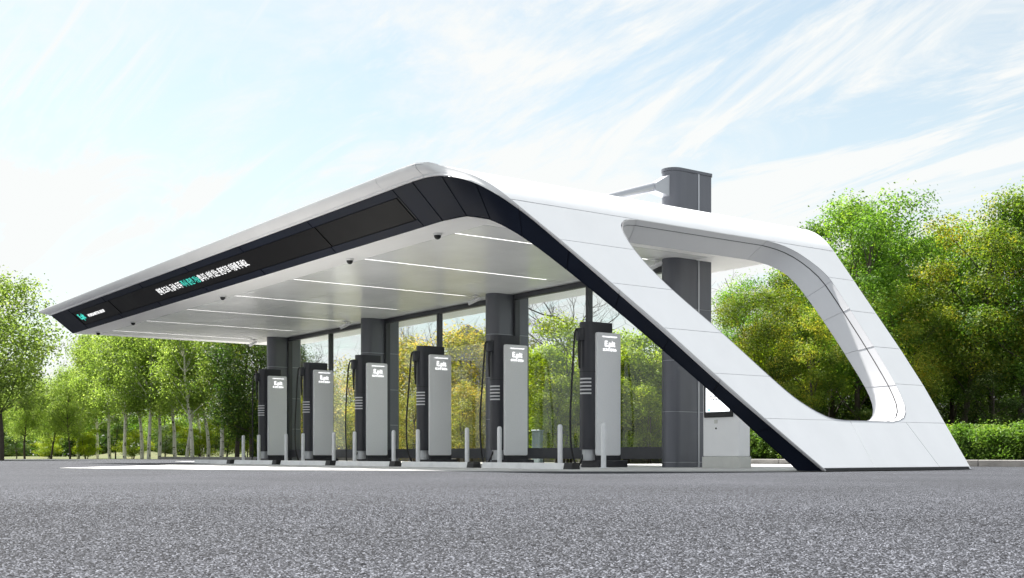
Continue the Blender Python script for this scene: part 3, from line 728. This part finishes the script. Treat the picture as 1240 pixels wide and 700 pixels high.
def cable_mesh(dx, bow, end):
    pts = []
    P = [(-0.20, -0.25, 2.40), (-0.20+dx*0.3, -0.33, 2.36), (-0.20+dx*0.6, -0.37, 2.1), (-0.20+dx, -0.39-bow*0.5, 1.5), (-0.20+dx, -0.39-bow, 0.9), (-0.20+dx*0.9, -0.38-bow*0.8, 0.35), (-0.2+dx*0.6, -0.33, 0.07), (-0.22, -0.24, 0.03), (-0.22, -0.16, 0.15), (-0.22, -0.10, 0.32)]
    if end: P = P[:6] + [(-0.2+dx*0.8, -0.40, 0.10), (-0.2+dx*0.5, -0.34, 0.03), (-0.2, -0.24, 0.10), (-0.2, -0.12, 0.32)]
    t = list(range(len(P))); q = spline(P, t, np.linspace(0, len(P)-1, 40))
    return MB().tube([tuple(p) for p in q], 0.017, 8).mesh('cable')
ch0 = make_charger()
clabel = ['nearest the sloping white leg', 'second from the sloping leg', 'third from the sloping leg', 'third from the far open end', 'second from the far open end', 'last at the far open end']
for i in range(6):
    c = ch0 if i == 0 else copy_tree(ch0)
    c.location = (-0.933-2.719*i, -1.17, 0)
    tag(c, 'slim dark charger with silver panel and lit logo, '+clabel[i], 'charger', 'row of car chargers')
rnd = random.Random(5)
for i, c in enumerate([o for o in COL.objects if o.name.startswith('ev_charger')]):
    link('cable', cable_mesh(rnd.uniform(-0.04, 0.08), rnd.uniform(-0.02, 0.10), i % 2), 'rubber', c)

# bollards, wheel stops
def make_bollard():
    b = empty('bollard')
    n = 14; prof = [(0.043, 0.012), (0.043, 0.70), (0.037, 0.735), (0.02, 0.75)]
    m = MB(); m.loft([[(r*math.cos(2*math.pi*k/n), r*math.sin(2*math.pi*k/n), z) for k in range(n)] for r, z in prof], True, True, True); m.build('post', 'post', b)
    m = MB(); m.loft([[(r*math.cos(2*math.pi*k/n), r*math.sin(2*math.pi*k/n), z) for k in range(n)] for r, z in ((0.075, 0.012), (0.075, 0.022), (0.05, 0.026))], False, True, True); m.build('flange', 'post', b)
    return b
bo = make_bollard(); k = 0
BX = [(-1.19, -0.05), (-4.05, -2.98), (-6.83, -5.85), (-9.55, -8.55), (-12.1, -11.15), (-14.75, -13.75)]
side = ['on the open side of', 'on the leg side of']
for i, pr in enumerate(BX):
    for s, x in enumerate(pr):
        b = bo if k == 0 else copy_tree(bo)
        b.location = (x, -1.78, 0); k += 1
        tag(b, 'steel bollard '+side[s]+' charger '+clabel[i], 'bollard', 'bollards guarding the chargers')
def make_stop():
    s = empty('wheel_stop')
    prof = [(-0.075, 0.012), (-0.055, 0.105), (0.055, 0.105), (0.075, 0.012)]
    m = MB(); m.loft([[(x, y, z) for y, z in prof] for x in (-2.36, -0.2)], False, True, True); m.build('bar', 'stop', s)
    pr2 = [(-0.082, 0.012), (-0.060, 0.112), (0.060, 0.112), (0.082, 0.012)]
    m = MB(); m.loft([[(x, y, z) for y, z in pr2] for x in (-0.199, 0.0)], False, True, True); m.build('end_cap', 'rubber', s)
    return s
ws = make_stop()
for i in range(6):
    s = ws if i == 0 else copy_tree(ws)
    s.location = (0.97-2.6*i, -3.2, 0)
    tag(s, 'long pale wheel stop with black end cap, '+clabel[i], 'wheel stop', 'wheel stops before the chargers')

# ------------------------------------------------------------------ kiosk
kio = empty('payment_kiosk', (0.74, -0.30, 0)); tag(kio, 'white upright kiosk with black framed screen behind the sloping leg', 'kiosk')
MB().box(0, 0.80, 0, 0.26, 0.20, 1.78, 0.012).build('body', 'kiosk', kio)
MB().box(-0.012, 0.812, -0.012, 0.272, 0.012, 0.199, 0.006).build('plinth', 'plinth', kio)
fr = MB(); fr.box(0.045, 0.68, -0.03, -0.001, 0.84, 1.62, 0.008); fr = fr.build('screen_frame', 'rubber', kio)
sc = MB().box(0.10, 0.625, -0.034, -0.0305, 0.93, 1.56).build('screen', 'display', kio)
for q, (tx, sz, z) in enumerate((('E.pit 충전 안내', 0.062, 1.27), ('충전기 상태를 확인해 주세요', 0.03, 1.17), ('카드를 단말기에 대 주세요', 0.03, 1.12))):
    place_text(text_mesh(tx, sz, 0.001, 'CENTER'), 'ink', sc, (0.37, -0.036, z), (1, 0, 0), (0, 0, 1))
MB().box(0.14, 0.21, -0.0365, -0.0345, 0.95, 0.975).build('logo_mark', 'ledteal', sc)
MB().box(0.26, 0.33, -0.005, -0.0008, 0.74, 0.80).build('card_reader', 'plinth', kio)
MB().tube([(0.30, -0.012, 0.66), (0.30, 0.001, 0.66)], 0.014, 12).build('lens', 'rubber', kio)

# ------------------------------------------------------------------ cameras on the ceiling
def make_dome():
    d = empty('dome_camera'); n = 18
    ring = lambda pr: [[(r*math.cos(2*math.pi*k/n), r*math.sin(2*math.pi*k/n), z) for k in range(n)] for r, z in pr]
    m = MB(); m.loft(ring([(0.075, 0.0), (0.078, -0.012), (0.062, -0.03)]), True, True, True); m.build('mount', 'camwhite', d)
    m = MB(); m.loft(ring([(0.056, -0.028), (0.052, -0.055), (0.038, -0.078), (0.018, -0.09), (0.003, -0.093)]), True, True, True); m.build('dome', 'rubber', d)
    return d
dm = make_dome(); DX = [-0.61, -3.43, -9.11, -15.01, -17.98]
for i, x in enumerate(DX):
    d = dm if i == 0 else copy_tree(dm); d.location = (x, -4.63, 3.608)
    tag(d, 'small black dome camera under the canopy front edge, '+['nearest the leg', 'second from the leg', 'middle of five', 'second from the far tip', 'closest to the far tip'][i], 'camera', 'dome cameras under the canopy edge')
def make_cctv():
    d = empty('security_camera')
    MB().box(-0.05, 0.05, -0.05, 0.05, -0.02, 0.0, 0.006).build('mount', 'camwhite', d)
    MB().tube([(0, 0, -0.01), (0.02, -0.02, -0.09)], 0.016, 8).build('arm', 'camwhite', d)
    MB().tube([(0.10, 0.06, -0.055), (0.02, -0.02, -0.11), (-0.09, -0.12, -0.17)], [0.036, 0.04, 0.04], 12).build('housing', 'camwhite', d)
    MB().tube([(-0.088, -0.118, -0.169), (-0.10, -0.13, -0.176)], 0.034, 12).build('lens', 'rubber', d)
    return d
cv = make_cctv()
for i, x in enumerate([-0.37, -5.91, -11.7, -17.4]):
    d = cv if i == 0 else copy_tree(cv); d.location = (x, -0.32, 3.604)
    tag(d, 'white bullet camera by column '+names[i], 'camera', 'bullet cameras by the columns')

# ------------------------------------------------------------------ distant house and utility cabinet
hp = at(568, 75); ho = empty('house', (hp.x, hp.y, 0), math.radians(-35)); tag(ho, 'dark roofed house rising above the shrubs behind the glass', 'house')
MB().box(-1.5, 1.5, -1.2, 1.2, 0, 7.5).build('wall', 'housewall', ho)
m = MB(); m.add([(-1.9, -1.6, 7.35), (1.9, -1.6, 7.35), (1.9, 1.6, 7.35), (-1.9, 1.6, 7.35), (-1.2, 0, 8.6), (1.2, 0, 8.6), (-1.9, -1.6, 7.5), (1.9, -1.6, 7.5), (1.9, 1.6, 7.5), (-1.9, 1.6, 7.5)],
    [(3, 2, 1, 0), (0, 1, 7, 6), (1, 2, 8, 7), (2, 3, 9, 8), (3, 0, 6, 9), (6, 7, 5, 4), (8, 9, 4, 5), (7, 8, 5), (9, 6, 4)])
m.build('roof', 'houseroof', ho)
for wx in (-0.7, 0.6):
    wn = MB().box(wx-0.35, wx+0.35, -1.26, -1.201, 5.9, 6.8).build('window', 'camwhite', ho)
    MB().box(wx-0.28, wx+0.28, -1.275, -1.261, 5.97, 6.73).build('pane', 'winglass', wn)
up = at(651, 28.2); ub = empty('utility_cabinet', (up.x, up.y, 0), math.radians(20)); tag(ub, 'grey green utility cabinet among the shrubs behind the glass', 'cabinet')
MB().box(-0.11, 0.11, -0.10, 0.10, 0, 0.80, 0.015).build('body', 'cabinet', ub)
MB().box(-0.125, 0.125, -0.115, 0.115, 0.801, 0.84, 0.01).build('lid', 'cabinet', ub)

# ------------------------------------------------------------------ trees, shrubs and hedge
def leaves_mesh(name, centers, per, sigma, length, width, rng, m, droop=0.0, outward=None):
    n = len(centers)*per
    c = np.repeat(centers, per, axis=0)
    sg = np.repeat(np.asarray(sigma, float).reshape(-1) if np.ndim(sigma) else np.full(len(centers), sigma), per)
    p = c + rng.normal(0, 1, (n, 3))*sg[:, None]*np.array([1, 1, 0.75])
    d = rng.normal(0, 1, (n, 3)); d[:, 2] = d[:, 2]*0.6-droop; d /= np.linalg.norm(d, axis=1, keepdims=True)
    up = rng.normal(0, 0.55, (n, 3))+np.array([0, 0, 1.0]); s = np.cross(d, up); s /= np.maximum(np.linalg.norm(s, axis=1, keepdims=True), 1e-6)
    if outward is not None:
        nn = np.repeat(outward, per, axis=0)*0.8+np.array([0, 0, 0.35])+rng.normal(0, 0.42, (n, 3)); nn /= np.linalg.norm(nn, axis=1, keepdims=True)
        d = d-nn*(d*nn).sum(1, keepdims=True); d /= np.maximum(np.linalg.norm(d, axis=1, keepdims=True), 1e-6); s = np.cross(d, nn)
    nrm = np.cross(s, d)
    L = (length*rng.uniform(0.65, 1.25, n))[:, None]; W = (width*rng.uniform(0.7, 1.2, n))[:, None]
    V = np.empty((n, 4, 3)); V[:, 0] = p-d*L*0.5; V[:, 1] = p+s*W*0.5+nrm*W*0.15-d*L*0.05; V[:, 2] = p+d*L*0.5-nrm*L*0.12; V[:, 3] = p-s*W*0.5+nrm*W*0.15-d*L*0.05
    me = bpy.data.meshes.new(name); me.vertices.add(n*4); me.vertices.foreach_set('co', V.reshape(-1).astype(np.float32))
    me.loops.add(n*4); me.loops.foreach_set('vertex_index', np.arange(n*4, dtype=np.int32))
    me.polygons.add(n); me.polygons.foreach_set('loop_start', np.arange(0, n*4, 4, dtype=np.int32)); me.polygons.foreach_set('loop_total', np.full(n, 4, dtype=np.int32))
    me.update(calc_edges=True); me.materials.append(M[m]); return me

def branch(mb, rng, p, d, length, r0, r1, seg=5, wob=0.12, n=6, up=0.0):
    pts = [np.array(p)]; dd = np.array(d, float)/np.linalg.norm(d)
    for k in range(seg):
        dd = dd+rng.normal(0, wob, 3)+np.array([0, 0, up]); dd /= np.linalg.norm(dd); pts.append(pts[-1]+dd*length/seg)
    mb.tube([tuple(q) for q in pts], list(np.linspace(r0, r1, seg+1)), n, False)
    return pts, dd

def tree_proto(seed, H, R, base, lobes, per_lobe, per, leaf, lmat, bark='bark', tr=0.09, lean=0.0, droop=0.0, sig=0.20, stems=1, narrow=1.0, fill=0.35):
    """returns (trunk mesh, crown mesh); the crown is many leaf clumps on lobes along real limbs"""
    rng = np.random.default_rng(seed); mb = MB(); cent = []; sgs = []; outw = []
    tips = []
    for s in range(stems):
        a0 = rng.uniform(0, 6.28); ln = lean if stems == 1 else rng.uniform(0.08, 0.28)
        d0 = np.array([math.cos(a0)*ln, math.sin(a0)*ln, 1.0])
        pts, dd = branch(mb, rng, (rng.normal(0, 0.1)*(stems > 1), rng.normal(0, 0.1)*(stems > 1), -0.05), d0, H*0.80, tr*(1 if stems == 1 else 0.75), tr*0.18, 9, 0.055, 9, 0.03)
        tips.append(pts)
    mid = (base+H)/2; hz = (H-base)/2
    for k in range(lobes):
        pts = tips[k % stems]
        u = (k+0.5)/lobes; z = base+(H-base)*(0.06+0.88*u)
        prof = math.sqrt(max(0.06, 1-((z-mid)/hz)**2*0.92))*narrow if narrow >= 1 else (1-u)**0.7*0.9+0.12
        a = k*2.39996+rng.uniform(-0.5, 0.5); rr = R*prof*rng.uniform(0.45, 0.92)
        zi = z*rng.uniform(0.72, 0.9); i = min(len(pts)-2, max(1, int(zi/(H*0.80)*9)))
        q = pts[i]; end = np.array([pts[i][0]+math.cos(a)*rr, pts[i][1]+math.sin(a)*rr, z])
        bp, _ = branch(mb, rng, q, end-q, np.linalg.norm(end-q), tr*0.34*(1-0.5*u), tr*0.06, 4, 0.10, 5)
        lr = R*rng.uniform(0.25, 0.42)
        for j in range(3):
            e2 = bp[-1]+np.clip(rng.normal(0, 1, 3), -1.1, 1.1)*lr*0.5; q0 = bp[rng.integers(2, 5)]; branch(mb, rng, q0, e2-q0, np.linalg.norm(e2-q0)*0.9, tr*0.09, tr*0.03, 3, 0.12, 4)
        v = rng.normal(0, 1, (per_lobe, 3)); v /= np.linalg.norm(v, axis=1, keepdims=True)
        rad = lr*np.where(rng.uniform(0, 1, per_lobe) < fill, rng.uniform(0, 1, per_lobe), rng.uniform(0.75, 1.12, per_lobe))
        cc = bp[-1]+v*rad[:, None]*np.array([1.05, 1.05, 0.72])
        cc[:, 2] -= droop*lr*rng.uniform(0, 1.6, per_lobe)
        kp = (cc[:, 2] > base*0.55) & (cc[:, 2] < H+0.1)
        cent.append(cc[kp]); outw.append(v[kp])
    cent = np.concatenate(cent); outw = np.concatenate(outw)
    sgs = rng.uniform(0.6, 1.3, len(cent))*sig
    tm = mb.mesh('trunk'); tm.materials.append(M[bark])
    cm = leaves_mesh('crown', cent, per, sgs, leaf[0], leaf[1], rng, lmat, droop*0.8, outw)
    return tm, cm

def bare_proto(seed, H, tr):
    rng = np.random.default_rng(seed); mb = MB(); tw = MB()
    pts, dd = branch(mb, rng, (0, 0, -0.05), (0.1, 0.05, 1), H*0.75, tr, tr*0.35, 8, 0.10, 8, 0.02)
    for k in range(14):
        i = rng.integers(3, 9); a = rng.uniform(0, 6.28)
        bp, bd = branch(mb, rng, pts[i], (math.cos(a), math.sin(a), rng.uniform(0.5, 1.3)), H*rng.uniform(0.25, 0.42), tr*0.34, tr*0.08, 6, 0.16, 5, 0.04)
        for j in range(6):
            b2, _ = branch(tw, rng, bp[rng.integers(2, 7)], bd+rng.normal(0, 0.55, 3), H*rng.uniform(0.1, 0.2), tr*0.09, tr*0.035, 4, 0.18, 4, 0.04)
            for l in range(4): branch(tw, rng, b2[rng.integers(1, 5)], rng.normal(0, 0.7, 3)+np.array([0, 0, 0.6]), H*rng.uniform(0.04, 0.09), tr*0.045, tr*0.03, 2, 0.2, 3)
    a = mb.mesh('trunk'); a.materials.append(M['bark']); b = tw.mesh('twigs'); b.materials.append(M['bark']); return a, b

PR = {}
PR['broad'] = [tree_proto(11+i, 7.0, 1.75, 2.1, 19, 62, 21, (0.085, 0.045), 'leaf_broad', tr=0.10, fill=0.3, sig=0.155) for i in range(3)]
PR['green'] = [tree_proto(31+i, 7.0, 1.7, 1.7, 19, 60, 21, (0.085, 0.045), 'leaf_green', tr=0.09, fill=0.3, sig=0.155) for i in range(2)]
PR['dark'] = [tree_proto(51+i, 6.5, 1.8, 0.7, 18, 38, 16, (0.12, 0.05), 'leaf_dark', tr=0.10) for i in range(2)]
PR['lime'] = [tree_proto(71+i, 3.6, 1.25, 0.35, 18, 44, 18, (0.09, 0.042), 'leaf_lime', tr=0.05, sig=0.13, stems=3, fill=0.25) for i in range(3)]
PR['autumn'] = [tree_proto(91+i, 4.0, 1.3, 0.4, 16, 38, 16, (0.09, 0.046), 'leaf_autumn', tr=0.05, sig=0.16, stems=3, fill=0.3) for i in range(2)]
PR['birch'] = [tree_proto(111+i, 7.6, 1.55, 2.4, 24, 28, 14, (0.13, 0.075), 'leaf_birch', 'birch', tr=0.10, lean=0.07*(i % 3), droop=0.35, sig=0.26, fill=0.3) for i in range(4)]
PR['tall'] = [tree_proto(131+i, 7.0, 2.0, 1.8, 28, 36, 15, (0.12, 0.07), 'leaf_birch', 'bark', tr=0.09, droop=0.1, sig=0.24, fill=0.3) for i in range(2)]
PR['bare'] = [bare_proto(151+i, 5.6, 0.085) for i in range(3)]

trees = []
def plant(kind, px, D, h, name, desc, cat, group, wide=1.0):
    ps = PR[kind]; i = len(trees); tm, cm = ps[(i*7+int(px)) % len(ps)]
    base_h = {'broad': 7.0, 'green': 7.0, 'dark': 6.5, 'lime': 3.6, 'autumn': 4.0, 'birch': 7.6, 'tall': 7.0, 'bare': 5.6}[kind]
    s = h/base_h; p = at(px, D)
    o = empty(name, (p.x, p.y, -0.02), (i*2.4) % 6.28); o.scale = (s*wide, s*wide, s)
    link('trunk', tm, None, o); link('crown' if kind != 'bare' else 'twigs', cm, None, o)
    o['group'] = group; o['category'] = cat
    trees.append((o, px, desc, group)); return o
G1 = 'leafy trees behind hedge'
for px, D, h, k in [(893, 33, 5.2, 'green'), (926, 30, 4.7, 'broad'), (962, 31.5, 5.2, 'broad'), (1000, 32, 7.0, 'green'), (1038, 30, 7.2, 'green'), (1078, 33, 6.6, 'broad'),
                    (1100, 29.2, 4.6, 'broad'), (1128, 32, 6.7, 'green'), (1164, 30, 6.9, 'broad'), (1203, 32.5, 6.7, 'green'), (1232, 29.5, 7.3, 'green'), (1275, 31, 7.0, 'broad'), (985, 29.0, 4.0, 'broad'), (1150, 33.5, 6.9, 'green'), (1064, 34, 6.6, 'green')]:
    plant(k, px, D, h, 'broadleaf_tree', 'bushy green tree with yellowish tips' if k == 'broad' else 'bushy fresh green tree', 'tree', G1)
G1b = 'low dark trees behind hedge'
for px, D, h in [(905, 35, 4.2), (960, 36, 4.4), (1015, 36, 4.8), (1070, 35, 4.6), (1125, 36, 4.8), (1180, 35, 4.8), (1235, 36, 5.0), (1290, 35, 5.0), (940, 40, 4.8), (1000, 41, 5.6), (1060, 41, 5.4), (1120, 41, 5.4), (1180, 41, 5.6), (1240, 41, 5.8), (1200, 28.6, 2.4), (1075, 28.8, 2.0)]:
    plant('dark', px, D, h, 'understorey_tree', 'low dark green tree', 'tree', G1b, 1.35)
G2 = 'lime shrubs behind glass'
for px, D, h, wd in [(655, 31, 3.1, 1.1), (690, 29.5, 3.75, 1.0), (722, 30.5, 3.5, 1.1), (758, 29.5, 3.45, 1.1), (792, 30.5, 3.55, 1.1), (828, 31, 3.6, 1.1), (862, 30, 3.6, 1.1), (672, 28.6, 2.2, 1.0), (738, 28.4, 2.2, 1.1), (785, 28.4, 2.0, 1.1)]:
    plant('lime', px, D, h, 'lime_shrub', 'yellow green shrub', 'shrub', G2, wd)
G3 = 'tinted shrubs behind glass'
for px, D, h, wd in [(372, 46, 3.6, 1.2), (405, 44, 3.4, 1.2), (440, 42, 3.8, 1.2), (478, 40, 3.9, 1.2), (512, 37, 4.0, 1.1), (545, 36, 4.3, 1.1), (580, 36.5, 4.0, 1.1), (615, 35, 3.8, 1.1), (500, 34, 2.2, 1.2), (560, 33, 2.3, 1.2), (600, 33, 2.2, 1.2)]:
    plant('autumn', px, D, h, 'autumn_shrub', 'olive and orange tinted shrub', 'shrub', G3, wd)
G4 = 'bare trees behind canopy'
for px, D, h in [(386, 48, 5.4), (485, 44, 5.4), (525, 42, 5.6), (600, 42, 5.2), (664, 36, 5.2), (708, 33, 5.6), (745, 37, 5.0), (905, 38, 6.3), (935, 40, 6.6)]:
    plant('bare', px, D, h, 'bare_tree', 'leafless twiggy tree', 'tree', G4)
G5 = 'birches beyond the lot'
for px, D, h in [(95, 70, 7.6), (133, 66, 8.2), (151, 62, 8.0), (172, 64, 8.6), (180, 61, 8.4), (193, 63, 8.2), (212, 62, 8.6), (226, 60, 8.0), (233, 58, 8.4), (252, 60, 8.2), (268, 55, 8.2), (246, 66, 8.6), (118, 74, 8)]:
    plant('birch', px, D, h, 'birch_tree', 'slender white stemmed birch', 'tree', G5, 0.95)
G9 = 'low shrubs among the birches'
for px, D, h, wd in [(20, 72, 1.7, 1.5), (60, 70, 1.5, 1.6), (105, 70, 1.9, 1.5), (140, 68, 2.6, 1.2), (162, 66, 1.7, 1.6), (200, 67, 2.0, 1.5), (240, 64, 2.1, 1.6), (275, 60, 2.3, 1.5), (300, 57, 2.2, 1.5)]:
    plant('dark' if int(px) % 3 else 'lime', px, D, h, 'low_shrub', 'low bushy shrub', 'shrub', G9, wd)
G6 = 'pale lot edge trees'
for px, D, h, wd in [(2, 47, 7.6, 1.05), (-45, 50, 7.5, 1.1), (30, 66, 5.0, 1.0), (62, 68, 4.9, 1.0), (85, 66, 5.3, 0.9), (-15, 62, 5.0, 1.1)]:
    plant('tall', px, D, h, 'roadside_tree', 'light green open crowned tree', 'tree', G6, wd)
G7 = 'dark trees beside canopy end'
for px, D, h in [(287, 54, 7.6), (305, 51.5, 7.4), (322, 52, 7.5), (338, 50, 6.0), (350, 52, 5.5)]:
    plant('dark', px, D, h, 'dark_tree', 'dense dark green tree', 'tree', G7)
G8 = 'distant lot edge trees'
for i, px in enumerate(range(-80, 360, 34)):
    plant('green' if i % 2 else 'tall', px, 92+(i*37) % 16, 5.2+0.9*((i*53) % 7)/7, 'distant_tree', 'small far green tree', 'tree', G8, 1.3)
bygroup = {}
for o, px, desc, grp in trees: bygroup.setdefault(grp, []).append((px, o, desc))
for grp, L in bygroup.items():
    L.sort(key=lambda q: q[0])
    for i, (px, o, desc) in enumerate(L): o['label'] = desc+', '+ORD[i]+' from left among '+grp

# clipped hedge along the kerb
rng = np.random.default_rng(7)
hd = empty('hedge', (0, 7.35, 0)); tag(hd, 'low clipped green hedge running behind the kerb', 'hedge')
hm = []
for v in range(2):
    n = 620
    face = rng.uniform(0, 1, n); c = np.stack([rng.uniform(-2, 2, n), rng.uniform(-0.55, 0.55, n), rng.uniform(0.08, 0.74, n)], 1)
    f1 = face < 0.45; c[f1, 1] = -0.50+rng.normal(0, 0.05, f1.sum()); f2 = (face > 0.45) & (face < 0.8); c[f2, 2] = 0.72+rng.normal(0, 0.045, f2.sum())
    me = leaves_mesh('hedge_section', c, 20, 0.075, 0.075, 0.042, rng, 'leaf_hedge'); hm.append(me)
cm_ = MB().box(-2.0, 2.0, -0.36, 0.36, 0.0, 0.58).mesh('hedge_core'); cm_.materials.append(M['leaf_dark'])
for i in range(13):
    s = link('hedge_section', hm[i % 2], None, hd, (-32+i*4.0, 0, 0)); s.rotation_euler = (0, 0, math.pi*(i % 3 == 1) if False else 0)
    link('hedge_core', cm_, None, s)

# far-off wood that reads as one mass behind everything
rng = np.random.default_rng(77)
cc = []; lo = []
for px in np.arange(-420, 1500, 1.6):
    D = 112+rng.uniform(-6, 10); top = 4.4+1.3*math.sin(px*0.021)+0.8*math.sin(px*0.067+1); p = at(px+rng.uniform(-4, 4), D)
    for k in range(7): cc.append((p.x, p.y, rng.uniform(0.25, 1)*top))
    p = at(px+rng.uniform(-4, 4), 104+rng.uniform(-4, 4))
    for k in range(5): lo.append((p.x, p.y, rng.uniform(0.0, 1.7)))
wm = leaves_mesh('far_woodland', np.array(cc), 12, 0.55, 0.42, 0.26, rng, 'leaf_green')
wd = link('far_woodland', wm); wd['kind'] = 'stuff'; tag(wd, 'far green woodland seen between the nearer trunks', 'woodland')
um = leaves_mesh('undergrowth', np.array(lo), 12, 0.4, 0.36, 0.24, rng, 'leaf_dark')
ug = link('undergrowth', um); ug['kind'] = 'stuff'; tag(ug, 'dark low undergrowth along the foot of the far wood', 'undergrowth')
